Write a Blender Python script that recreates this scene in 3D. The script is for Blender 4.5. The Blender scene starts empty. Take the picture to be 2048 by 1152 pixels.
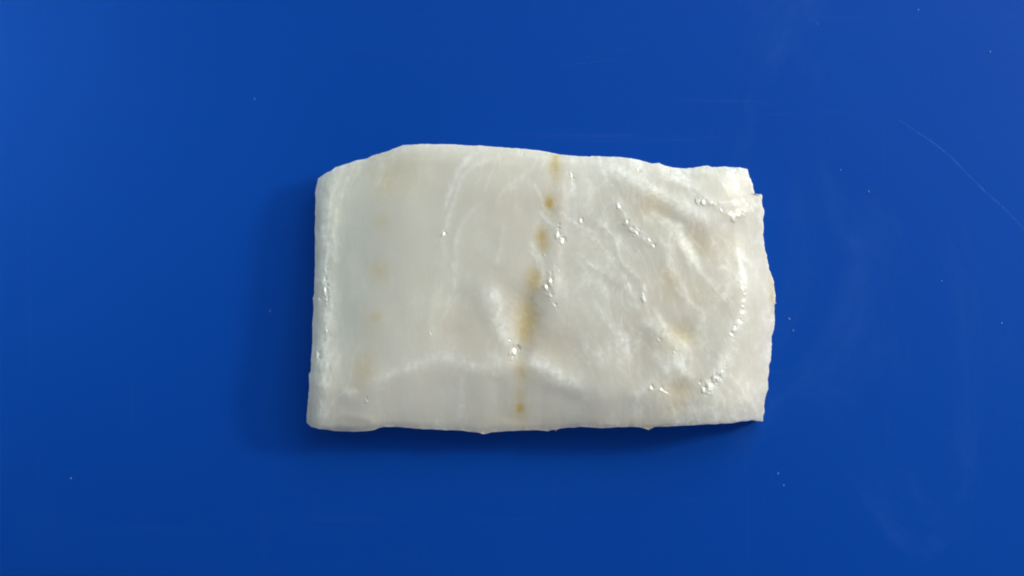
import bpy, math, random
import numpy as np
from mathutils import Vector

random.seed(7)
rng = np.random.default_rng(11)
S = bpy.context.scene
COL = S.collection

# ------------------------------------------------------------------ camera, light
MM = 0.001
K = 0.11 * MM              # metres on the board per photo pixel (2048 wide)
CAM_H = 0.250              # camera height over the board
cam_d = bpy.data.cameras.new("camera")
cam = bpy.data.objects.new("camera", cam_d)
COL.objects.link(cam)
cam.location = (0, 0, CAM_H)
cam_d.sensor_width = 36
cam_d.angle = 2 * math.atan(1024 * K / CAM_H)
cam_d.clip_start = 0.01
cam_d.clip_end = 20
S.camera = cam

w = bpy.data.worlds.new("World")
S.world = w
w.use_nodes = True
bg = w.node_tree.nodes["Background"]
bg.inputs[0].default_value = (0.80, 0.88, 1.0, 1)
bg.inputs[1].default_value = 0.33

def aim(o, target):
    o.rotation_euler = (Vector(target) - o.location).to_track_quat('-Z', 'Y').to_euler()

def area(name, loc, target, sx, sy, power, col, spread=math.pi):
    d = bpy.data.lights.new(name, 'AREA')
    d.shape = 'RECTANGLE'
    d.size, d.size_y = sx, sy
    d.energy = power
    d.color = col
    d.spread = spread
    o = bpy.data.objects.new(name, d)
    o.location = loc
    aim(o, target)
    COL.objects.link(o)
    return o

KEY = Vector((0.48, 0.175, 0.30))
area("lamp_key", KEY, (0.0, 0, 0), 0.075, 0.075, 1.85, (1.0, 0.92, 0.79))
area("window_top", (0.23, 0.33, 0.38), (0.05, 0.05, 0), 0.60, 0.45, 2.05, (0.86, 1.0, 0.98))
area("fill_left", (-0.27, 0.13, 0.24), (-0.180, 0.062, 0), 0.10, 0.14, 0.065, (0.66, 1.0, 0.90), math.radians(44))  # added fill lamp with a narrow beam, brightens the board's upper left corner

S.view_settings.view_transform = 'Standard'
S.view_settings.look = 'None'
S.view_settings.exposure = 0.0
S.view_settings.gamma = 1.0

# ------------------------------------------------------------------ helpers
def unproj(px, py, z):
    """photo pixel seen at height z over the board -> metres"""
    s = K * (CAM_H - z) / CAM_H
    return (px - 1024) * s, (576 - py) * s

def mesh_obj(name, verts, faces, mat, parent=None, smooth=True):
    me = bpy.data.meshes.new(name)
    me.from_pydata([tuple(v) for v in verts], [], faces)
    if smooth:
        me.polygons.foreach_set('use_smooth', [True] * len(me.polygons))
    me.materials.append(mat)
    me.update()
    o = bpy.data.objects.new(name, me)
    COL.objects.link(o)
    if parent:
        o.parent = parent
    return o

def new_mat(name):
    m = bpy.data.materials.new(name)
    m.use_nodes = True
    nt = m.node_tree
    return m, nt, nt.nodes["Principled BSDF"]

def N(nt, typ, **kw):
    n = nt.nodes.new(typ)
    for k, v in kw.items():
        setattr(n, k, v)
    return n

def mixc(nt, fac, a, b, blend='MIX'):
    n = N(nt, 'ShaderNodeMix', data_type='RGBA', blend_type=blend)
    for sock, v in ((n.inputs[0], fac), (n.inputs[6], a), (n.inputs[7], b)):
        if isinstance(v, bpy.types.NodeSocket):
            nt.links.new(v, sock)
        else:
            sock.default_value = v
    return n.outputs[2]

def mth(nt, op, a, b=0.0, clamp=False):
    n = N(nt, 'ShaderNodeMath', operation=op, use_clamp=clamp)
    for sock, v in ((n.inputs[0], a), (n.inputs[1], b)):
        if isinstance(v, bpy.types.NodeSocket):
            nt.links.new(v, sock)
        else:
            sock.default_value = v
    return n.outputs[0]

def ramp(nt, v, a, b):
    n = N(nt, 'ShaderNodeMapRange', interpolation_type='SMOOTHSTEP')
    n.inputs[1].default_value = a
    n.inputs[2].default_value = b
    nt.links.new(v, n.inputs[0])
    return n.outputs[0]

def noise(nt, vec, scale, detail=4, rough=0.55, sc=(1, 1, 1), rot=(0, 0, 0), dist=0.0, loc=(0, 0, 0)):
    mp = N(nt, 'ShaderNodeMapping')
    mp.inputs['Scale'].default_value = sc
    mp.inputs['Rotation'].default_value = rot
    mp.inputs['Location'].default_value = loc
    nt.links.new(vec, mp.inputs[0])
    n = N(nt, 'ShaderNodeTexNoise')
    n.inputs['Scale'].default_value = scale
    n.inputs['Detail'].default_value = detail
    n.inputs['Roughness'].default_value = rough
    n.inputs['Distortion'].default_value = dist
    nt.links.new(mp.outputs[0], n.inputs['Vector'])
    return n.outputs[0]

# ------------------------------------------------------------------ table and board
def table_material():
    m, nt, b = new_mat("table_steel")
    tc = N(nt, 'ShaderNodeTexCoord').outputs['Object']
    f = noise(nt, tc, 30, 6, 0.6, (1, 18, 1))
    c = mixc(nt, f, (0.30, 0.31, 0.32, 1), (0.42, 0.43, 0.44, 1))
    nt.links.new(c, b.inputs['Base Color'])
    b.inputs['Metallic'].default_value = 0.7
    b.inputs['Roughness'].default_value = 0.42
    return m

def board_material():
    m, nt, b = new_mat("blue_polyethylene")
    tc = N(nt, 'ShaderNodeTexCoord').outputs['Object']
    base = mixc(nt, noise(nt, tc, 14, 5, 0.6), (0.0002, 0.048, 0.325, 1), (0.0005, 0.057, 0.365, 1))
    # dull whitish wear: broad smudges, mostly on the right half, and a fine knife haze
    sm = ramp(nt, noise(nt, tc, 17, 6, 0.62, (1.3, 0.8, 1), (0, 0, 0.6), 0.8, (0.31, 0.1, 0)), 0.54, 0.80)
    sx = N(nt, 'ShaderNodeSeparateXYZ')
    nt.links.new(tc, sx.inputs[0])
    right = ramp(nt, sx.outputs[0], -0.02, 0.10)
    sm = mth(nt, 'MULTIPLY', sm, mth(nt, 'ADD', mth(nt, 'MULTIPLY', right, 0.85), 0.15))
    c1 = mixc(nt, mth(nt, 'MULTIPLY', sm, 0.22), base, (0.07, 0.19, 0.45, 1))
    st = ramp(nt, noise(nt, tc, 60, 5, 0.7, (0.16, 5, 1), (0, 0, 0.07), 0.3), 0.60, 0.85)
    st2 = ramp(nt, noise(nt, tc, 55, 5, 0.7, (6, 0.14, 1), (0, 0, -0.05), 0.3), 0.62, 0.85)
    hz = mth(nt, 'ADD', st, st2, True)
    c2 = mixc(nt, mth(nt, 'MULTIPLY', hz, 0.05), c1, (0.20, 0.27, 0.48, 1))
    fine = noise(nt, tc, 1100, 3, 0.7)
    c3 = mixc(nt, mth(nt, 'MULTIPLY', ramp(nt, fine, 0.35, 0.65), 0.24), c2, (0.004, 0.05, 0.30, 1))
    nt.links.new(c3, b.inputs['Base Color'])
    b.inputs['Specular IOR Level'].default_value = 0.06
    r = mth(nt, 'ADD', 0.50, mth(nt, 'MULTIPLY', sm, 0.12))
    r = mth(nt, 'ADD', r, mth(nt, 'MULTIPLY', noise(nt, tc, 220, 4), 0.08))
    nt.links.new(r, b.inputs['Roughness'])
    bp = N(nt, 'ShaderNodeBump')
    bp.inputs['Strength'].default_value = 0.25
    bp.inputs['Distance'].default_value = 0.00008
    h = mth(nt, 'ADD', noise(nt, tc, 1400, 3, 0.6), mth(nt, 'MULTIPLY', noise(nt, tc, 60, 5, 0.6), 0.8))
    nt.links.new(h, bp.inputs['Height'])
    nt.links.new(bp.outputs[0], b.inputs['Normal'])
    return m

def rounded_slab(hx, hy, z0, z1, rc, bev, nseg=10, nb=5):
    """rounded-corner slab with rolled upper edge"""
    rings = []
    def ring(inset, z):
        pts = []
        for k, (cx, cy) in enumerate(((1, 1), (-1, 1), (-1, -1), (1, -1))):
            for i in range(nseg + 1):
                a = math.pi / 2 * (k + i / nseg)
                r = rc - inset
                pts.append((cx * (hx - rc) + r * math.cos(a), cy * (hy - rc) + r * math.sin(a), z))
        return pts
    rings.append(ring(bev, z0))
    for i in range(nb + 1):
        t = math.pi / 2 * i / nb
        rings.append(ring(bev * (1 - math.sin(t)), z0 + bev * (1 - math.cos(t))))
    for i in range(nb + 1):
        t = math.pi / 2 * i / nb
        rings.append(ring(bev * (1 - math.cos(t)), z1 - bev * (1 - math.sin(t))))
    n = len(rings[0])
    V = [p for r in rings for p in r]
    F = []
    for r in range(len(rings) - 1):
        for i in range(n):
            j = (i + 1) % n
            F.append((r * n + i, r * n + j, (r + 1) * n + j, (r + 1) * n + i))
    F.append(tuple(range((len(rings) - 1) * n, len(rings) * n)))
    F.append(tuple(reversed(range(n))))
    return V, F

tbl = mesh_obj("table", [(-1.2, -0.9, -0.0134), (1.2, -0.9, -0.0134), (1.2, 0.9, -0.0134), (-1.2, 0.9, -0.0134),
                         (-1.2, -0.9, -0.05), (1.2, -0.9, -0.05), (1.2, 0.9, -0.05), (-1.2, 0.9, -0.05)],
               [(0, 1, 2, 3), (7, 6, 5, 4), (0, 4, 5, 1), (1, 5, 6, 2), (2, 6, 7, 3), (3, 7, 4, 0)],
               table_material(), smooth=False)
tbl['kind'] = 'structure'

board = bpy.data.objects.new("cutting_board", None)
COL.objects.link(board)
board.location = (0, 0, -0.013)
board['label'] = "flat blue plastic cutting board with faint scratches, lying under the white fish"
board['category'] = "cutting board"
V, F = rounded_slab(0.32, 0.235, 0.0, 0.013, 0.02, 0.0025)
slab = mesh_obj("slab", V, F, board_material(), board)
for p in slab.data.polygons:
    if abs(p.normal.z) > 0.99:
        p.use_smooth = False

# scratches: pale raised burr along a shallow cut, each its own part of the board
def scratch_material(name, alpha):
    m, nt, b = new_mat(name)
    tc = N(nt, 'ShaderNodeTexCoord').outputs['Object']
    f = ramp(nt, noise(nt, tc, 700, 4, 0.7), 0.30, 0.72)
    a = tuple(0.0004 * (1 - alpha) + alpha * 0.20 if i == 0 else
              ((0.051, 0.337)[i - 1] * (1 - alpha) + alpha * (0.45, 0.80)[i - 1]) for i in range(3))
    c = mixc(nt, f, (0.0004, 0.051, 0.337, 1), a + (1,))
    nt.links.new(c, b.inputs['Base Color'])
    b.inputs['Roughness'].default_value = 0.6
    b.inputs['Specular IOR Level'].default_value = 0.1
    return m

def scratch(pts, wpx, mat):
    pts = np.array(pts, float)
    # smooth resample
    t = np.arange(len(pts))
    n = max(12, 8 * len(pts))
    tt = np.linspace(0, len(pts) - 1, n)
    ker = np.array([1, 2, 3, 2, 1.]) / 9
    def sm(v):
        q = np.interp(tt, t, v)
        e = np.pad(q, 2, mode='reflect', reflect_type='odd')
        return np.convolve(e, ker, 'valid')
    X = sm(pts[:, 0]); Y = sm(pts[:, 1])
    dx, dy = np.gradient(X), np.gradient(Y)
    L = np.hypot(dx, dy)
    nx, ny = -dy / L, dx / L
    V = []; F = []
    for i in range(n):
        f = i / (n - 1)
        hw = 0.5 * wpx * (0.12 + 0.88 * math.sin(math.pi * min(1, max(0, f)) ** 0.8) ** 0.6) * (0.75 + 0.5 * random.random())
        for q, z in ((-1, 0.000004), (-0.4, 0.000012), (0.4, 0.000012), (1, 0.000004)):
            x, y = unproj(X[i] + nx[i] * hw * q, Y[i] + ny[i] * hw * q, 0)
            V.append((x, y, 0.013 + z))
    for i in range(n - 1):
        for k in range(3):
            a = 4 * i + k
            F.append((a, a + 1, a + 5, a + 4))
    o = mesh_obj("scratch", V, F, mat, board)
    return o

sA, sB, sC = scratch_material("worn_blue_pale", 0.2), scratch_material("worn_blue_faint", 0.10), scratch_material("worn_blue_trace", 0.028)
o = scratch([(1792, 236), (1825, 258), (1862, 282), (1900, 312), (1936, 350), (1972, 385), (2010, 418), (2048, 458), (2100, 515)], 2.8, sB)
o['label'] = "long pale scratch"
scratch([(1166, 112), (1182, 110), (1200, 107)], 2.0, sC)
scratch([(1205, 106), (1235, 102), (1262, 98)], 2.0, sC)
scratch([(1080, 128), (1130, 130), (1200, 124), (1262, 110)], 2.2, sC)
scratch([(76, 895), (77, 930), (78, 962)], 2.0, sC)
scratch([(1630, 36), (1638, 52)], 2.4, sB)
scratch([(580, 731), (588, 727)], 2.2, sB)
scratch([(895, 892), (900, 905)], 2.0, sC)

# ------------------------------------------------------------------ fish fillet
TOP = np.array([(636,357),(650,347),(660,343),(670,335),(700,325),(715,320),(731,318),(745,311),(770,304),(785,298),(806,290.5),
 (820,289.5),(850,288),(900,288.5),(940,291),(962,291),(975,292.5),(1010,295),(1050,298),(1080,301),(1100,305),(1120,309),(1140,311),
 (1178,313.5),(1183,312),(1210,313),(1240,314),(1270,318),(1290,323),(1305,327),(1318,326),(1330,331),(1345,335),(1370,337),(1385,336),
 (1400,333),(1415,331),(1425,334.5),(1440,333),(1460,334),(1480,335),(1495,338)], float)
RIGHT = np.array([(1495,338),(1500,355),(1506,372),(1511,389),(1515,391),(1521,388),(1524,391),(1522,402),(1523,408),(1529,420),(1526.5,440),
 (1527,470),(1529,490),(1534,515),(1541,545),(1548,563),(1550,585),(1552,607),(1548,612),(1549,625),(1548,655),(1543.5,672),(1544,682),(1542,710),(1538,740),
 (1535,760),(1536.5,778),(1531,795),(1528,820),(1526,843)], float)
BOT = np.array([(613,845),(622,854),(640,858.5),(670,861.5),(700,863),(730,863),(748,860),(758,855),(768,853),(800,854),(840,858),
 (880,860),(930,862),(955,865),(966,868),(985,864),(1030,862),(1080,860),(1095,861.5),(1112,860),(1120,857),(1160,854),(1200,856),(1250,854),
 (1280,855),(1297,859.5),(1310,854),(1350,852),(1400,850),(1450,847),(1490,843),(1503,839.5),(1515,841),(1526,843)], float)
LEFT = np.array([(636,357),(633,370),(630,386),(631,400),(630,430),(631,436),(629.5,460),(630,500),(629,560),(628,590),(626,597),
 (627,620),(625,640),(625,680),(622,720),(621,743),(617.5,750),(619,770),(616,800),(614,825),(613,845)], float)

NU, NV = 900, 560
def resample(P, n):
    d = np.r_[0, np.cumsum(np.hypot(*np.diff(P, axis=0).T))]
    t = np.linspace(0, d[-1], n)
    return np.c_[np.interp(t, d, P[:, 0]), np.interp(t, d, P[:, 1])]

def smooth1(v, k):
    ker = np.hanning(2 * k + 1 + 2)[1:-1]; ker /= ker.sum()
    return np.convolve(np.pad(v, k, mode='edge'), ker, 'valid')

def rag(n, amp, k):
    v = smooth1(rng.normal(size=n), k)
    v /= v.std()
    e = np.minimum(1, np.minimum(np.arange(n), np.arange(n)[::-1]) / 12)
    return v * amp * e

T, B = resample(TOP, NU), resample(BOT, NU)
L, R = resample(LEFT, NV), resample(RIGHT, NV)
T[:, 1] += rag(NU, 0.22, 5); B[:, 1] += rag(NU, 0.2, 7) + rag(NU, 0.4, 18)
L[:, 0] += rag(NV, 0.25, 6); R[:, 0] += rag(NV, 0.35, 5) + rag(NV, 0.5, 11)
def calm(P, k):
    """smooth a boundary but keep its end points"""
    base = P[0] + (P[-1] - P[0]) * np.linspace(0, 1, len(P))[:, None]
    D = P - base
    Q = np.stack([np.convolve(np.pad(D[:, c], k, mode='reflect', reflect_type='odd'), np.hanning(2*k+3)[1:-1] / np.hanning(2*k+3)[1:-1].sum(), 'valid') for c in (0, 1)], 1)
    Q[0] = 0; Q[-1] = 0
    return base + Q
T0, B0, L0, R0 = calm(T, 34), calm(B, 30), calm(L, 40), calm(R, 30)
DT, DB, DL, DR = T - T0, B - B0, L - L0, R - R0

# warp the parameter lines so they bunch up towards the rim
u = np.linspace(0, 1, NU); v = np.linspace(0, 1, NV)
U, Vv = np.meshgrid(u, v)
def coons(c):
    t, b, l, r = T0[:, c][None, :], B0[:, c][None, :], L0[:, c][:, None], R0[:, c][:, None]
    return ((1 - Vv) * t + Vv * b + (1 - U) * l + U * r
            - ((1 - U) * (1 - Vv) * T[0, c] + U * (1 - Vv) * T[-1, c] + (1 - U) * Vv * B[0, c] + U * Vv * B[-1, c]))
PX, PY = coons(0), coons(1)
kk = np.arange(NV)[:, None]; jj = np.arange(NU)[None, :]
def dec(n): return np.exp(-(n / 22.0) ** 1.5)
PX += DT[:, 0][None] * dec(kk) + DB[:, 0][None] * dec(NV - 1 - kk) + DL[:, 0][:, None] * dec(jj) + DR[:, 0][:, None] * dec(NU - 1 - jj)
PY += DT[:, 1][None] * dec(kk) + DB[:, 1][None] * dec(NV - 1 - kk) + DL[:, 1][:, None] * dec(jj) + DR[:, 1][:, None] * dec(NU - 1 - jj)

def smooth_side(P, k):
    g = np.arange(280, 920.0)
    y = np.maximum.accumulate(P[:, 1] + np.arange(len(P)) * 1e-4)
    return g, smooth1(np.interp(g, y, P[:, 0]), k)
dl = PX - np.interp(PY, *smooth_side(LEFT, 40))
dr = np.interp(PY, *smooth_side(RIGHT, 40)) - PX
def smooth_edge(P, k):
    g = np.arange(560, 1620.0)
    return g, smooth1(np.interp(g, P[:, 0], P[:, 1]), k)
dt = PY - np.interp(PX, *smooth_edge(TOP, 26))
db = np.interp(PX, *smooth_edge(BOT, 34)) - PY
dl = np.maximum(dl, 0); dr = np.maximum(dr, 0); dt = np.maximum(dt, 0); db = np.maximum(db, 0)

def vnoise(x, y, seed):
    """smooth value noise on unit lattice"""
    r = np.random.default_rng(seed)
    G = r.uniform(-1, 1, (128, 128))
    xi, yi = np.floor(x).astype(int), np.floor(y).astype(int)
    fx, fy = x - xi, y - yi
    fx = fx * fx * fx * (fx * (fx * 6 - 15) + 10); fy = fy * fy * fy * (fy * (fy * 6 - 15) + 10)
    a = G[yi % 128, xi % 128]; b = G[yi % 128, (xi + 1) % 128]
    c = G[(yi + 1) % 128, xi % 128]; d = G[(yi + 1) % 128, (xi + 1) % 128]
    return (a * (1 - fx) + b * fx) * (1 - fy) + (c * (1 - fx) + d * fx) * fy

def fbm(x, y, seed, octv=4, gain=0.5):
    s = 0; a = 1; n = 0
    for i in range(octv):
        s = s + a * vnoise(x * 2 ** i + 13.7 * i, y * 2 ** i + 7.3 * i, seed + i); n += a; a *= gain
    return s / n

# domain warp used to roughen every drawn line
WX = 5.0 * fbm(PX / 38, PY / 38, 50, 4); WY = 5.0 * fbm(PX / 38, PY / 38, 60, 4)
QX, QY = PX + WX, PY + WY

def table(d, xs, ys, sm=14):
    g = np.arange(0, 400.0, 1.0)
    t = np.interp(g, xs, ys)
    far = smooth1(smooth1(t, 30), 18)
    w = np.clip((g - 40) / 35, 0, 1); w = w * w * (3 - 2 * w)
    t = smooth1(t, sm) * (1 - w) + far * w
    return np.interp(d, g, t)

def curve(pts, sub=8):
    pts = np.array(pts, float)
    out = []
    P = np.vstack([2 * pts[0] - pts[1], pts, 2 * pts[-1] - pts[-2]])
    for i in range(1, len(P) - 2):
        for k in range(sub):
            t = k / sub
            out.append(0.5 * ((2 * P[i]) + (-P[i-1] + P[i+1]) * t + (2*P[i-1] - 5*P[i] + 4*P[i+1] - P[i+2]) * t*t
                              + (-P[i-1] + 3*P[i] - 3*P[i+1] + P[i+2]) * t**3))
    out.append(pts[-1])
    return np.array(out)

def line_field(pts, reach, warp=1.0):
    """signed distance (px) to a smooth curve and position 0..1 along it, within reach"""
    c = curve(pts)
    m = (PX > c[:, 0].min() - reach) & (PX < c[:, 0].max() + reach) & (PY > c[:, 1].min() - reach) & (PY < c[:, 1].max() + reach)
    x = PX[m] + WX[m] * warp; y = PY[m] + WY[m] * warp
    best = np.full(x.shape, 1e9); sd = np.zeros_like(best); tt = np.zeros_like(best)
    cum = np.r_[0, np.cumsum(np.hypot(*np.diff(c, axis=0).T))]; tot = cum[-1]
    for i in range(len(c) - 1):
        ax, ay = c[i]; bx, by = c[i + 1]
        ex, ey = bx - ax, by - ay; l2 = ex * ex + ey * ey + 1e-9
        t = np.clip(((x - ax) * ex + (y - ay) * ey) / l2, 0, 1)
        qx, qy = x - ax - t * ex, y - ay - t * ey
        d = np.hypot(qx, qy)
        k = d < best
        best[k] = d[k]
        sd[k] = (np.sign(ex * qy - ey * qx) * d)[k]
        tt[k] = ((cum[i] + t * (cum[i + 1] - cum[i])) / tot)[k]
    return m, sd, tt, best

def fade(t, a=0.12, b=0.12):
    f = np.ones_like(t)
    if a > 0: f = f * np.clip(t / a, 0, 1)
    if b > 0: f = f * np.clip((1 - t) / b, 0, 1)
    return f * f * (3 - 2 * f)

Z = np.zeros_like(PX)
VEIN = np.zeros_like(PX); SPOT = np.zeros_like(PX); WET = np.zeros_like(PX); WARM = np.zeros_like(PX); SLOPE_SHADE = np.zeros_like(PX)

RA = 0.41
def ridge(pts, wa, wb, amp, a=0.15, b=0.15, warp=1.0, vein=0.0, vw=None, wet=0.0, step=0.0):
    """rounded ridge/crease: widths differ on either side; step = height jump to the positive side that dies out"""
    global Z, VEIN, WET
    reach = 3.2 * max(wa, wb)
    m, sd, tt, bd = line_field(pts, reach, warp)
    w = np.where(sd > 0, wb, wa)
    f = fade(tt, a, b)
    g = np.exp(-(bd / w) ** 2) * f
    Z[m] += RA * amp * g
    if step:
        Z[m] += step * f * np.tanh(sd / 3.0) * np.exp(-(bd / w) ** 2)
    if vein:
        vw = vw or min(wa, wb) * 0.45
        VEIN[m] = np.maximum(VEIN[m], vein * np.exp(-(bd / vw) ** 2) * f)
    if wet:
        WET[m] = np.maximum(WET[m], wet * np.exp(-(bd / (0.6 * w)) ** 2) * f)

def blob(x, y, rx, ry, rot=0, amp=0.0, tgt=None, val=1.0, p=1.0):
    global Z
    a = math.radians(rot)
    X = (QX - x) * math.cos(a) + (QY - y) * math.sin(a)
    Y = -(QX - x) * math.sin(a) + (QY - y) * math.cos(a)
    g = np.exp(-((X / rx) ** 2 + (Y / ry) ** 2) ** p)
    if tgt is not None:
        tgt[:] = np.maximum(tgt, val * g)
    else:
        Z += 0.6 * amp * g

# --- main volume (mm)
H0 = 13.6
Z += H0
lw = 1 + 0.08 * fbm(PX / 160, PY / 130, 3, 2)
Z -= table(dl * lw, [0, 6, 20, 30, 42, 60, 90, 130, 190], [4.4, 3.4, 2.6, 2.35, 2.3, 2.3, 1.8, .8, 0], 9)
Z -= table(dr, [0, 8, 30, 60, 95, 150], [7.5, 6.2, 3.6, 1.3, .35, 0], 9) * (0.55 + 0.45 * (lambda t: t * t * (3 - 2 * t))(np.clip((PY - 340) / 200, 0, 1)))
Z -= table(dt, [0, 5, 14, 34, 80], [2.2, 1.6, 1.1, .55, 0], 10)
# lower edge: the face falls towards the front from a wavering shoulder line
sh = np.interp(PX, np.arange(560, 1620.0), smooth1(np.interp(np.arange(560, 1620.0), [613, 700, 790, 880, 960, 1035, 1120, 1200, 1300, 1400, 1526], [85, 92, 112, 140, 128, 128, 105, 74, 62, 52, 30]), 50))
rel = db / sh
gg = np.linspace(0, 4, 400)
gq = (lambda near, far, w: near * (1 - w) + far * w)(*(lambda a: (smooth1(a, 9), smooth1(smooth1(a, 28), 14), np.clip((gg - 0.25) / 0.3, 0, 1)))(np.interp(gg, [0, 0.06, 0.25, 0.55, 0.85, 1.05, 1.5, 2.4], [4.9, 4.1, 3.1, 1.75, .66, .24, 0.05, 0])))
g = np.interp(rel, gg, gq)
Z -= g * np.clip(sh / 100, 0.5, 1.15)
# small lip at the lower left corner
blob(690, 870, 72, 12, 0, amp=-1.2)

Z += 1.6 * np.clip((PY - 600) / 250, -1, 1) * np.exp(-(dl / 230) ** 2)

# --- folds and creases
CENT = [(1112,318),(1108,360),(1100,405),(1084,478),(1068,560),(1050,640),(1040,700),(1044,760),(1040,815),(1038,860)]
ridge(CENT, 22, 20, -0.40, 0.05, 0.05)
ridge([(1066,560),(1052,630),(1042,690),(1042,740)], 34, 44, -1.9, 0.3, 0.25)
blob(1050, 645, 30, 60, 5, amp=-0.8)
ridge([(1130,330),(1122,400),(1118,470),(1108,550),(1104,600),(1100,640)], 14, 30, 0.75, 0.2, 0.25, wet=0.9)
ridge([(958,540),(975,590),(996,640),(1022,690),(1032,720)], 34, 26, 1.15, 0.35, 0.25, warp=0.6, vein=0.5, vw=16)
ridge([(925,560),(905,640),(925,700)], 34, 30, -0.75, 0.3, 0.3)
ridge([(1052,705),(1085,732),(1125,757),(1185,785)], 22, 28, 0.75, 0.15, 0.3, vein=0.5, vw=11)
ridge([(720,765),(800,742),(880,716),(950,732),(1020,730)], 26, 34, 0.35, 0.2, 0.2, vein=0.5, vw=10)
ridge([(990,745),(1000,800),(1010,850)], 18, 18, -0.4, 0.2, 0.2)
blob(1105, 690, 55, 40, 20, amp=-0.8)
blob(1135, 800, 70, 22, 15, amp=-0.35)
blob(1180, 640, 70, 55, 30, amp=0.45)
blob(1275, 705, 45, 52, 20, amp=-0.85)
blob(1205, 735, 45, 30, 40, amp=0.35)
blob(1310, 725, 35, 30, 0, amp=0.25)
# right part: chevrons of muscle flakes
ridge([(1190,322),(1250,350),(1310,385),(1370,415),(1440,448)], 18, 28, 0.85, 0.25, 0.2, vein=0.75, vw=12)
ridge([(1310,345),(1365,365),(1400,385),(1432,408)], 12, 12, 0.45, 0.2, 0.15, vein=0.3, wet=0.3)
ridge([(1290,395),(1325,425),(1370,470),(1430,500)], 26, 30, -0.9, 0.25, 0.3)
ridge([(1228,385),(1243,418),(1262,448),(1285,472),(1312,494)], 9, 13, 0.35, 0.2, 0.15, vein=0.6, vw=5, wet=0.5)
ridge([(1308,430),(1340,455),(1360,485),(1385,525),(1405,560)], 9, 14, 0.5, 0.2, 0.3, vein=0.65, vw=8)
ridge([(1330,470),(1338,510),(1350,545),(1372,590),(1380,640)], 9, 15, 0.4, 0.2, 0.3, vein=0.4, vw=7)
ridge([(1180,432),(1212,452),(1232,480),(1245,520),(1268,548),(1290,575)], 10, 12, 0.22, 0.2, 0.2, vein=0.45, vw=4)
ridge([(1160,520),(1200,535),(1235,560),(1262,590),(1280,640)], 12, 14, 0.2, 0.2, 0.2, vein=0.3, vw=5)
ridge([(1265,638),(1310,652),(1350,682),(1362,705),(1358,728),(1375,752),(1405,770)], 16, 24, 0.75, 0.2, 0.2, vein=0.75, vw=9)
blob(1365, 665, 36, 28, 20, amp=-0.8)
ridge([(1302,610),(1318,640),(1330,662)], 8, 8, 0.2, 0.2, 0.2, vein=0.3, vw=4)
ridge([(1282,572),(1290,600)], 6, 6, 0.2, 0.2, 0.2, vein=0.6, vw=3)
blob(1358, 782, 34, 28, 0, amp=-0.75)
ridge([(1240,800),(1290,775),(1325,782),(1345,800)], 14, 16, 0.45, 0.25, 0.2, vein=0.3, vw=8)
ridge([(1430,800),(1380,812),(1340,818)], 10, 12, -0.4, 0.2, 0.2)
blob(1400, 590, 45, 60, 0, amp=-0.55)
blob(1460, 500, 40, 50, 30, amp=-0.35)
# wet shoulder along the right side
ridge([(1468,445),(1485,500),(1490,570),(1484,635),(1462,690),(1440,745),(1405,782)], 15, 22, 0.85, 0.25, 0.15, vein=0.35, vw=11, wet=0.9)
# upper right corner: raised flap with two wet steps
blob(1470, 365, 40, 22, 0, amp=0.5)
ridge([(1385,400),(1420,404),(1450,405),(1490,402)], 8, 12, 0.45, 0.15, 0.2, vein=0.3, wet=0.9, step=-0.06)
ridge([(1440,428),(1470,432),(1500,424),(1520,408)], 8, 12, 0.5, 0.15, 0.1, vein=0.3, wet=0.9, step=-0.06)
blob(1380, 350, 30, 14, 10, amp=-0.4)
# left part: long shallow chevrons
ridge([(1010,312),(960,325),(925,355),(912,395),(895,440),(884,480),(892,520)], 10, 10, 0.20, 0.2, 0.2, vein=0.40, vw=5)
ridge([(975,400),(930,440),(912,500),(915,560)], 12, 12, 0.14, 0.2, 0.2, vein=0.25, vw=5)
ridge([(1070,330),(1045,350),(1000,390),(985,430)], 14, 14, 0.15, 0.2, 0.2, vein=0.22, vw=5)
ridge([(1010,440),(1000,500),(985,540)], 14, 14, 0.15, 0.2, 0.2, vein=0.22, vw=5)
ridge([(1075,420),(1095,440),(1112,455)], 6, 6, 0.2, 0.2, 0.2, vein=0.4, vw=4)
ridge([(1055,500),(1072,520),(1075,545)], 6, 6, 0.15, 0.2, 0.2, vein=0.4, vw=4)
ridge([(870,590),(862,640),(868,690)], 14, 16, 0.18, 0.2, 0.2, vein=0.2, vw=6)
# rough wet rim on the left shoulder
ridge([(660,375),(652,430),(650,500),(650,560),(658,620),(652,680),(645,740),(652,800)], 9, 11, 0.22, 0.1, 0.1, warp=1.6, vein=0.5, vw=7, wet=0.55, step=-0.05)
ridge([(675,400),(668,470),(672,540)], 6, 8, 0.25, 0.2, 0.2, vein=0.25, vw=5)
ridge([(655,845),(690,832),(760,850)], 10, 7, 0.3, 0.2, 0.2)
blob(692, 790, 22, 18, 30, amp=0.35)

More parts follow.
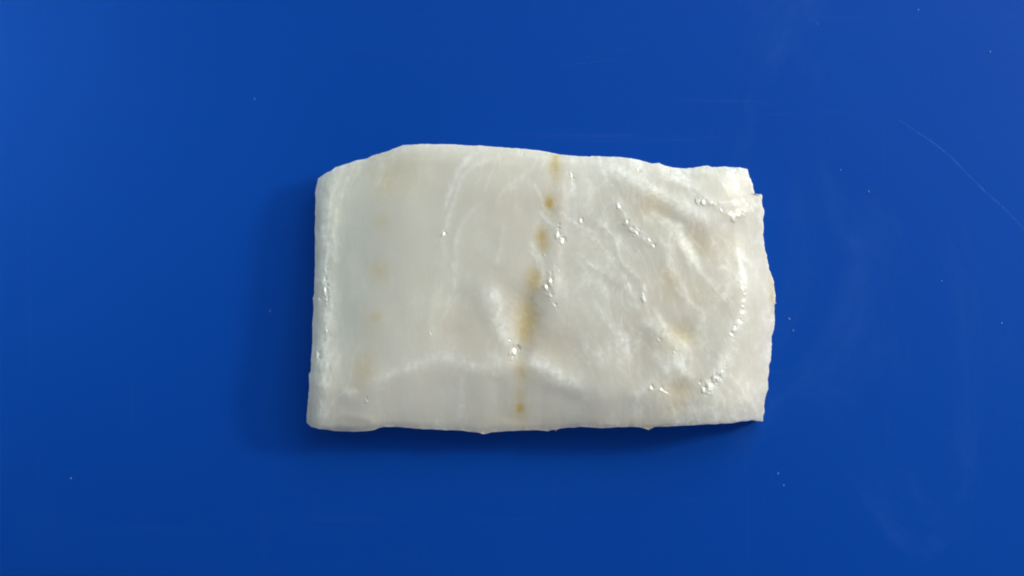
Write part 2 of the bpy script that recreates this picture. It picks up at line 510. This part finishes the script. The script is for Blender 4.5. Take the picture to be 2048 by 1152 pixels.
# low undulation + fibre relief (fibres run roughly down the picture, fanning out)
Z += 0.28 * fbm(PX / 120, PY / 120, 20, 2) + 0.07 * fbm(PX / 44, PY / 56, 24, 2) * np.clip((PX - 950) / 250, 0.25, 1)
fan = (PX - 1060) * (1 + 0.0004 * (PY - 560))
fib = fbm(fan / 7 + 0.6 * fbm(PX / 60, PY / 60, 70, 2), PY / 46, 30, 3)
rough_zone = np.clip(1.2 - dl / 90, 0, 1) + np.clip((PX - 1180) / 160, 0, 1) * 0.7 + np.clip(1 - db / 130, 0, 1) * 0.4
Z += 0.018 * fib * (0.35 + rough_zone)
Z += 0.030 * fbm(PX / 9, PY / 9, 36, 3) * (0.3 + rough_zone) * np.clip(0.3 + WET + VEIN, 0, 1)
Z += 0.04 * fbm(PX / 16, PY / 16, 38, 3) * (0.15 + np.clip(WET, 0, 1))
Z += 0.14 * np.clip(1 - np.abs(dl - 26) / 34, 0, 1) * fbm(PX / 13, PY / 26, 200, 4)
# torn edge: small nicks near the rim
e = np.minimum(np.minimum(dl, dr), np.minimum(dt, db))
Z += np.exp(-e / 5) * 0.22 * fbm(PX / 9, PY / 9, 44, 3)

# --- wet facets: spots where the film of juice lies tilted towards the lamp
gy, gx = np.gradient(Z)
def facet(x, y, rx, ry, rot=0, k=1.0):
    """tilt a small patch of the surface so that it mirrors the lamp"""
    a = math.radians(rot)
    X = (PX - x) * math.cos(a) + (PY - y) * math.sin(a)
    Y = -(PX - x) * math.sin(a) + (PY - y) * math.cos(a)
    r2 = (X / rx) ** 2 + (Y / ry) ** 2
    r2 = r2 * RUF
    m = r2 < 6
    if not m.any(): return
    i = np.argmin(np.where(m, r2, 1e9)); z0 = Z.flat[i]
    wx, wy = unproj(x, y, z0 * MM)
    p = Vector((wx, wy, z0 * MM))
    h = ((KEY - p).normalized() + (Vector((0, 0, CAM_H)) - p).normalized()).normalized()
    sx, sy = -h.x / h.z * K / MM, h.y / h.z * K / MM      # slope in mm per px (py grows downwards)
    plane = z0 + sx * (PX[m] - x) + sy * (PY[m] - y)
    wgt = k * np.exp(-(r2[m] * 0.8) ** 3)
    Z[m] = Z[m] * (1 - wgt) + plane * wgt
    WET[m] = np.maximum(WET[m], 1.0 * np.exp(-r2[m]))

RUF = np.clip(1 + 2.4 * fbm(PX / 4.0, PY / 4.0, 140, 2), 0.4, 4)
FAC = [(1468,342,3,5,10),(1471,370,5,4.5,0),(1400,403,5,4,20),(1410,405,6,3,10),(1424,404,7,3,0),(1434,405,5,3.5,0),(1443,417,3,3,0),
 (1462,428,5,3,0),(1469,434,5,5,0),(1478,427,5,3.5,-10),(1487,426,4,3,0),(1487,401,3,3,0),(1492,408,4,3,40),
 (1237,410,3.5,6,-15),(1262,458,4,4,0),(1274,466,5,3.5,40),(1256,444,3.5,4,0),(1307,490,3,4,-30),(1298,478,3,3,0),
 (1277,337,4,3,0),(1339,340,3,3,0),(1483,566,3,5,-25),(1487,575,4.5,4.5,0),(1488,588,3,4,0),(1486,599,3,4,0),(1485,612,3.5,4,0),(1484,624,4,4.5,0),
 (1479,644,4,5,20),(1463,670,5,4,0),(1470,655,3,4,20),(1445,744,4.5,6,30),(1432,757,6,7,40),(1421,768,8,7,20),(1408,776,6,5,0),(1399,767,3,3,0),
 (1325,779,4,4,0),(1332,784,6,3,35),(1303,777,4,4,0),(1115,465,4,8,5),(1125,481,4,5,0),(1090,508,3.5,3.5,0),(1118,540,4,5,0),(1103,548,5,6,0),
 (1101,560,5,7,0),(1093,572,5,5,0),(1100,590,5,7,0),(1108,610,4,7,-10),(1112,411,2.5,3,0),(1045,308,2.5,2.5,0),
 (1030,705,5,6,25),(1019,680,3,3,0),(1026,714,4,4,0),(861,667,2.5,2.5,0),(735,801,2.5,3,0),(1350,705,4,3,0),(1318,680,2.5,2.5,0),
 (1288,592,3,8,-10),(1143,352,2.5,7,-10),(649,560,3,7,0),(651,580,3,6,10),(652,540,2.5,6,0),(653,662,3,5,0),(655,600,2.5,5,0),(888,466,3,5,20),
 (1162,440,2.5,3,0),(638,598,3,5,20),(636,710,4,7,0)]
for f in FAC:
    if 1080 < f[0] < 1130 and f[1] > 500: f = (f[0], f[1], f[2] * 0.7, f[3] * 0.7, f[4])
    facet(f[0] + rng.normal() * 0.8, f[1] + rng.normal(), f[2] * rng.uniform(0.65, 1.15), f[3] * rng.uniform(0.8, 1.6), f[4], rng.uniform(0.8, 0.98))
for cpts, n, wd in (([(1110,520),(1102,560),(1098,590),(1108,618)], 26, 9), ([(1484,560),(1488,600),(1480,645),(1462,690),(1442,745),(1405,780)], 34, 5), ([(1395,402),(1440,407)], 10, 3), ([(1455,430),(1492,424)], 10, 4), ([(650,520),(652,570),(656,610),(652,665)], 16, 4), ([(1236,400),(1262,455),(1308,490)], 12, 3), ([(1440,742),(1402,778)], 16, 9), ([(1113,455),(1128,485)], 6, 4), ([(1022,695),(1030,715)], 5, 4)):
    cc = curve(cpts)
    for _ in range(n // 3):
        q = cc[rng.integers(len(cc))]
        facet(q[0] + rng.normal() * wd * .6, q[1] + rng.normal() * wd * .6, rng.uniform(1.6, 3.0), rng.uniform(1.8, 4.2), rng.uniform(-40, 40), 0.4)

for pts, wdt, val in [([(1200,320),(1290,365),(1345,400),(1400,440)], 9, .8), ([(1345,430),(1365,470),(1390,520),(1400,560)], 8, .9), ([(1130,335),(1145,360),(1150,395)], 5, .6),
   ([(1110,415),(1150,450),(1200,470)], 4, .5), ([(1150,500),(1200,540),(1235,560)], 4, .5), ([(1240,540),(1262,580),(1275,610)], 4, .5), ([(1280,560),(1292,610),(1300,640)], 4, .6),
   ([(1340,500),(1350,560),(1375,600),(1420,625)], 6, .6), ([(1400,540),(1440,580),(1470,590)], 5, .5), ([(1050,480),(1075,505),(1085,545),(1070,580)], 6, .7), ([(1060,360),(1085,400),(1115,440)], 4, .5),
   ([(960,300),(925,335),(905,380),(885,430)], 6, .6), ([(900,500),(908,560),(895,620)], 5, .35), ([(1180,600),(1220,640),(1250,690),(1260,740)], 7, .4), ([(1270,640),(1330,665),(1358,700),(1365,740),(1390,765)], 11, .9),
   ([(1300,700),(1330,730),(1345,770)], 8, .6), ([(1400,790),(1430,760),(1460,700)], 12, .7), ([(980,560),(1000,640),(1030,705)], 16, .75), ([(1055,700),(1100,740),(1170,775)], 14, .7), ([(790,745),(880,718),(960,735)], 14, .4),
   ([(920,740),(925,800),(915,850)], 7, .35), ([(690,790),(720,780)], 10, .5), ([(1440,350),(1480,360)], 14, .3), ([(1160,330),(1175,380),(1180,440)], 12, .4)]:
    m, sd, tt, bd = line_field(pts, wdt * 3, 1.6)
    VEIN[m] = np.maximum(VEIN[m], val * np.exp(-(bd / wdt) ** 2) * fade(tt, .2, .2))

# --- colour masks (true pigment: fat and blood marks along the lateral line, milky connective tissue; painted shade: hollows, left slope)
for (x, y, rx, ry, rot, val) in [(1111,330,9,24,0,.7),(1112,350,14,26,0,.22),(1099,404,8,13,-5,1.0),(1101,404,16,24,0,.35),(1083,472,12,16,-8,.62),(1086,490,12,14,0,.5),
   (1068,560,14,20,0,.62),(1066,580,12,20,0,.3),(1054,640,20,40,8,.6),(1048,665,12,20,0,.62),(1045,745,12,26,0,.40),(1040,790,12,22,0,.35),(1040,815,11,11,0,.9),(1038,820,18,22,0,.3),
   (772,362,22,26,10,.42),(800,345,50,30,0,.22),(765,445,14,18,0,.30),(758,540,17,16,0,.42),(752,634,11,10,0,.55),(748,640,24,24,0,.18),(728,735,18,30,15,.42),(715,765,16,20,0,.26),
   (1312,410,26,22,30,.35),(1340,560,20,26,0,.38),(1362,672,30,22,20,.62),(1352,700,18,16,0,.3),(1356,780,26,22,0,.50),(1350,815,20,18,0,.35),(1430,590,40,30,0,.2),
   (1390,490,40,26,20,.22),(1545,590,6,30,0,.6),(1290,857,40,6,0,.5),(1275,850,60,12,0,.3),(1200,330,40,20,0,.0)]:
    if val: blob(x, y, rx * 1.2, ry * 1.15, rot, tgt=SPOT, val=val * (0.6 if (x < 850 or x > 1200) else 1.0))
for (x, y, rx, ry, rot, val) in [(1020,600,60,80,0,.5),(1110,690,70,50,20,.7),(1050,850,90,25,0,.7),(1020,400,70,90,0,.35),(1300,415,50,38,35,.8),(1400,485,75,38,25,.85),(1360,590,50,50,0,.5),
   (1280,690,55,60,20,.6),(1330,600,80,70,0,.4),(930,660,60,60,0,.5),(1200,480,60,80,0,.25),(1470,380,60,30,0,.1),(740,850,50,20,0,.35),(810,340,80,50,0,.3)]:
    blob(x, y, rx, ry, rot, tgt=WARM, val=val)  # warm flesh tone that also paints shade into the hollows
VEIN += 0.30 * np.clip(fbm(PX / 26, PY / 40, 80, 4) * 2.0 - 0.15, 0, 1) * (0.25 + np.clip((PX - 1050) / 200, 0, 1))
VEIN += 0.35 * np.exp(-(dr / 34) ** 2) * (0.6 + 0.8 * fbm(PX / 12, PY / 22, 84, 3)) + 0.35 * np.exp(-(dt / 16) ** 2)
def streaks(ang, lam, stretch, seed, p=5, warp=9):
    a = math.radians(ang)
    x = PX + warp * fbm(PX / 50, PY / 50, seed + 40, 3); y = PY + warp * fbm(PX / 50, PY / 50, seed + 50, 3)
    X = (x * math.cos(a) + y * math.sin(a)) / (lam * stretch); Y = (-x * math.sin(a) + y * math.cos(a)) / lam
    n = np.abs(fbm(X + 20, Y + 20, seed, 3))
    return np.clip(1 - n * 2.2, 0, 1) ** p
wr = np.clip((PX - 1090) / 120, 0, 1)
msk = np.clip(fbm(PX / 70, PY / 70, 150, 3) * 2 + 0.45, 0, 1)
VEIN += 0.5 * wr * msk * streaks(58, 26, 4.5, 160) + 0.4 * wr * (1 - 0.5 * msk) * streaks(72, 15, 4, 170, 7)
msk2 = np.clip(fbm(PX / 90, PY / 90, 155, 3) * 2 + 0.1, 0, 1)
VEIN += 0.40 * (1 - wr) * msk2 * streaks(104, 34, 4.0, 180, 7)
VEIN += 0.30 * np.clip(fbm(PX / 60, PY / 70, 190, 4) * 1.8, 0, 1) * (0.35 + 0.65 * wr)
VEIN += 0.3 * np.clip(1 - dl / 46, 0, 1) ** 0.5 * np.clip(0.5 + fbm(PX / 10, PY / 24, 195, 3) * 1.6, 0, 1)
VEIN *= 0.85 + 0.5 * fbm(PX / 8, PY / 10, 88, 3)
VEIN = np.clip(VEIN, 0, 1)
SLOPE_SHADE = np.clip(np.exp(-((dl - 62) / 46) ** 2) * (0.8 + 0.6 * fbm(PX / 40, PY / 70, 90, 3)) * (lambda t: t * t * (3 - 2 * t))(np.clip((PY - 355) / 170, 0, 1)) * (lambda t: t * t * (3 - 2 * t))(np.clip((850 - PY) / 230, 0, 1)), 0, 1)  # shade of the left slope, turned from the lamp, painted into the colour
SLOPE_SHADE = np.maximum(SLOPE_SHADE, 0.5 * np.exp(-(dl / 26) ** 2))

# --- mesh: top sheet, side wall rings, underside
Zm = Z * MM
Zm = np.maximum(Zm, 0.0012)
WXm, WYm = unproj(PX, PY, Zm)
top = np.stack([WXm, WYm, Zm], -1).reshape(-1, 3)
idx = np.arange(NU * NV).reshape(NV, NU)
q = np.stack([idx[:-1, :-1], idx[1:, :-1], idx[1:, 1:], idx[:-1, 1:]], -1).reshape(-1, 4)
rim = np.r_[idx[0, :], idx[1:, -1], idx[-1, -2::-1], idx[-2:0:-1, 0]]      # clockwise seen from above
rp = top[rim]
cx, cy = rp[:, :2].mean(0)
nr = len(rim)
tan = np.roll(rp[:, :2], -6, 0) - np.roll(rp[:, :2], 6, 0)
tan /= np.linalg.norm(tan, axis=1)[:, None] + 1e-12
nrm = np.c_[-tan[:, 1], tan[:, 0]]                                           # outward for a clockwise loop
nrm = np.where(((nrm * (rp[:, :2] - [cx, cy])).sum(1) < 0)[:, None], -nrm, nrm)
for _ in range(10):
    nrm = (nrm + np.roll(nrm, 1, 0) + np.roll(nrm, -1, 0)) / 3
verts = [top]; faces = [q]
prev = rim; off = NU * NV
prof = [(0.93, 0.05), (0.80, 0.12), (0.62, 0.10), (0.42, 0.0), (0.25, -0.15), (0.10, -0.45), (0.0, -0.9)]
for zi, o_ in prof:
    jit = rng.normal(size=nr); jit = (jit + np.roll(jit, 1) + np.roll(jit, 2)) * 0.025
    p = rp.copy()
    p[:, 2] = 0.0001 + (rp[:, 2] - 0.0001) * zi
    flare = np.clip(-nrm[:, 1], 0, 1)[:, None] * nrm * (1 - zi) * 0.9 * MM
    p[:, :2] += flare + nrm * ((o_ + jit * (0.3 if zi > 0.9 else (1.0 if zi > 0 else 0.0))) * MM * 0.9 - 0.0002)[:, None]
    cur = np.arange(off, off + nr); off += nr
    verts.append(p)
    faces.append(np.stack([prev, np.roll(prev, -1), np.roll(cur, -1), cur], -1)[:, ::1])
    prev = cur
verts = np.vstack(verts); faces = np.vstack(faces)

def flesh_material():
    m, nt, b = new_mat("raw_white_fish")
    tc = N(nt, 'ShaderNodeTexCoord').outputs['Object']
    def at(n):
        a = N(nt, 'ShaderNodeAttribute'); a.attribute_name = n
        return a.outputs['Fac']
    vein, spot, wet, warm, shade = (at(n) for n in ("vein", "spot", "wet", "warm", "slope_shade"))
    n1 = noise(nt, tc, 60, 5, 0.55)
    base = mixc(nt, n1, (0.605, 0.568, 0.495, 1), (0.665, 0.625, 0.555, 1))
    base = mixc(nt, mth(nt, 'MULTIPLY', warm, 0.5), base, (0.60, 0.50, 0.375, 1))
    base = mixc(nt, mth(nt, 'MULTIPLY', shade, 0.5), base, (0.40, 0.45, 0.43, 1))  # grey-green painted shade on the left slope
    fibre = noise(nt, tc, 420, 5, 0.65, (1, 0.40, 1), (0, 0, 0.35), 1.5)
    base = mixc(nt, mth(nt, 'MULTIPLY', ramp(nt, fibre, 0.5, 0.8), 0.12), base, (0.80, 0.79, 0.75, 1))
    vn = mth(nt, 'MULTIPLY', vein, ramp(nt, noise(nt, tc, 900, 4, 0.7), 0.15, 0.65))
    base = mixc(nt, mth(nt, 'MULTIPLY', vn, 0.9, True), base, (0.92, 0.91, 0.87, 1))
    sp = mth(nt, 'MULTIPLY', spot, mth(nt, 'MULTIPLY', ramp(nt, noise(nt, tc, 420, 5, 0.7), 0.05, 0.65), 1.2))
    base = mixc(nt, mth(nt, 'MULTIPLY', sp, 1.15, True), base, (0.55, 0.40, 0.13, 1))
    nt.links.new(base, b.inputs['Base Color'])
    b.inputs['Subsurface Weight'].default_value = 0.8
    b.inputs['Subsurface Radius'].default_value = (1.0, 0.85, 0.65)
    b.inputs['Subsurface Scale'].default_value = 0.0034
    b.inputs['Specular IOR Level'].default_value = 0.45
    b.inputs['Roughness'].default_value = 0.42
    b.inputs['Coat IOR'].default_value = 1.36
    nt.links.new(mth(nt, 'ADD', 0.06, mth(nt, 'MULTIPLY', wet, 0.94), True), b.inputs['Coat Weight'])
    nt.links.new(mth(nt, 'SUBTRACT', 0.30, mth(nt, 'MULTIPLY', wet, 0.15), True), b.inputs['Coat Roughness'])
    bp = N(nt, 'ShaderNodeBump')
    bp.inputs['Strength'].default_value = 0.22
    bp.inputs['Distance'].default_value = 0.00012
    h = mth(nt, 'ADD', mth(nt, 'MULTIPLY', fibre, 0.9), mth(nt, 'MULTIPLY', noise(nt, tc, 1300, 4, 0.6), 0.5))
    nt.links.new(h, bp.inputs['Height'])
    nt.links.new(bp.outputs[0], b.inputs['Normal'])
    return m

FLESH = flesh_material()
fish = bpy.data.objects.new("fish_fillet", None)
COL.objects.link(fish)
fish['label'] = "raw white skinless fish fillet portion, rectangular, moist, with yellowish spots down its middle"
fish['category'] = "fish fillet"

me = bpy.data.meshes.new("flesh")
me.vertices.add(len(verts)); me.vertices.foreach_set('co', verts.astype(np.float32).ravel())
bottom = list(map(int, prev))
nf = len(faces)
me.loops.add(nf * 4 + nr); me.polygons.add(nf + 1)
me.loops.foreach_set('vertex_index', np.r_[faces.ravel(), np.array(bottom)[::1]].astype(np.int32))
me.polygons.foreach_set('loop_start', np.r_[np.arange(nf) * 4, nf * 4].astype(np.int32))
me.update(calc_edges=True)
me.validate()
me.polygons.foreach_set('use_smooth', np.ones(len(me.polygons), bool))
extra = len(verts) - NU * NV
def pad(a, mode='rim'):
    a = a.reshape(-1)
    return np.r_[a, np.tile(a[rim], extra // nr)].astype(np.float32)
for nme, arr in (("vein", VEIN), ("spot", np.clip(SPOT, 0, 1)), ("wet", np.clip(WET, 0, 1)), ("warm", WARM), ("slope_shade", SLOPE_SHADE)):
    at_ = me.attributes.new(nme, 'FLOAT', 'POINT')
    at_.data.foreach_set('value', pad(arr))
me.materials.append(FLESH)
flesh = bpy.data.objects.new("flesh", me)
COL.objects.link(flesh); flesh.parent = fish

# frayed fibres standing off the cut edges
def fibre(px, py, z, ang, length, r, bend=0.3):
    """tapered bent strand, px units for place, mm for size; ang in degrees in the picture plane"""
    n, k = 7, 6
    x0, y0 = unproj(px, py, z * MM)
    a = math.radians(ang)
    V = []; F = []
    X, Y, Zz = x0, y0, z * MM
    step = length * MM / (n - 1)
    for i in range(n):
        rr = r * MM * (1 - 0.8 * i / (n - 1)) * (1 + 0.2 * math.sin(i * 2.1))
        for j in range(k):
            t = 2 * math.pi * j / k
            V.append((X - math.sin(a) * math.cos(t) * rr, Y + math.cos(a) * math.cos(t) * rr, Zz + math.sin(t) * rr))
        X += math.cos(a) * step; Y += math.sin(a) * step; Zz -= 0.12 * step
        a += bend / n
    for i in range(n - 1):
        for j in range(k):
            F.append((i*k + j, i*k + (j+1) % k, (i+1)*k + (j+1) % k, (i+1)*k + j))
    F.append(tuple(range((n-1)*k, n*k))); F.append(tuple(reversed(range(k))))
    return mesh_obj("loose_fibre", V, F, FLESH, fish)

def ztop(px, py):
    i = np.argmin((PX - px) ** 2 + (PY - py) ** 2)
    return float(Z.flat[i])
for (x, y, ang, ln, r) in [(1513,394,42,1.1,.26),(1547,607,10,.7,.22),(1522,431,-30,.6,.2),(1534,777,-60,.5,.22),(961,864,-70,.5,.25),(1296,855,-80,.6,.25),
                            (622,748,160,.5,.22),(1318,329,70,.5,.2),(806,293,110,.4,.2),(1544,640,-20,.5,.2),(628,597,170,.4,.2),(1110,858,-60,.5,.2)]:
    fibre(x, y, ztop(x, y) - 0.5, ang, ln, r, random.uniform(-.6, .6))

# ------------------------------------------------------------------ specks of flesh lying on the board
def speck_material():
    m, nt, b = new_mat("dried_fish_speck")
    tc = N(nt, 'ShaderNodeTexCoord').outputs['Object']
    c = mixc(nt, noise(nt, tc, 2500, 3), (0.03, 0.12, 0.42, 1), (0.10, 0.21, 0.49, 1))
    nt.links.new(c, b.inputs['Base Color'])
    b.inputs['Roughness'].default_value = 0.5
    return m
SPM = speck_material()
def speck(px, py, rpx, label):
    V = [(0, 0, 0)]; F = []
    n = 9
    rad = [rpx * K * random.uniform(0.6, 1.25) for _ in range(n)]
    r0 = rpx * K
    V = []
    for zz, f in ((0.0, 1.0), (0.35, 0.85), (0.6, 0.45)):
        for i in range(n):
            a = 2 * math.pi * i / n
            V.append((rad[i] * f * math.cos(a), rad[i] * f * math.sin(a) * 0.8, r0 * zz * 0.7))
    V.append((0, 0, r0 * 0.5))
    for r in range(2):
        for i in range(n):
            j = (i + 1) % n
            F.append((r*n + i, r*n + j, (r+1)*n + j, (r+1)*n + i))
    for i in range(n):
        F.append((2*n + i, 2*n + (i+1) % n, 3*n))
    F.append(tuple(reversed(range(n))))
    o = mesh_obj("fish_speck", V, F, SPM)
    x, y = unproj(px, py, 0)
    o.location = (x, y, 0.00003)
    o.rotation_euler = (0, 0, random.uniform(0, 6))
    o['label'] = label; o['category'] = "speck"; o['group'] = "tiny pale specks on the blue board"
for s in [(509, 198, 2.6, "tiny pale speck alone on the blue board above left of the fillet"),
          (540, 622, 2.2, "tiny pale speck in the shadow left of the fillet"),
          (142, 957, 3.0, "pale speck near the lower left corner of the blue board"),
          (1578, 638, 3.2, "pale speck close to the right edge of the fillet"),
          (1586, 661, 2.4, "fainter speck just below the one beside the fillet's right edge"),
          (1556, 947, 3.2, "pale speck below the lower right corner of the fillet, upper of a close pair"),
          (1567, 971, 2.6, "small speck, lower of the close pair below the fillet's lower right corner"),
          (1737, 383, 2.8, "pale speck on the blue board between the fillet and the long scratch"),
          (1681, 340, 2.4, "tiny speck up right of the fillet's upper right corner"),
          (1980, 104, 2.6, "tiny pale speck near the top right corner of the blue board"),
          (1836, 20, 2.4, "tiny pale speck at the very top edge, toward the right"),
          (2003, 647, 2.8, "pale speck at the far right edge, level with the middle of the fillet"),
          (1883, 562, 2.2, "tiny speck below the long scratch at the right")]:
    speck(*s)

# ------------------------------------------------------------------ render settings
S.render.engine = 'CYCLES'
S.cycles.filter_width = 1.9
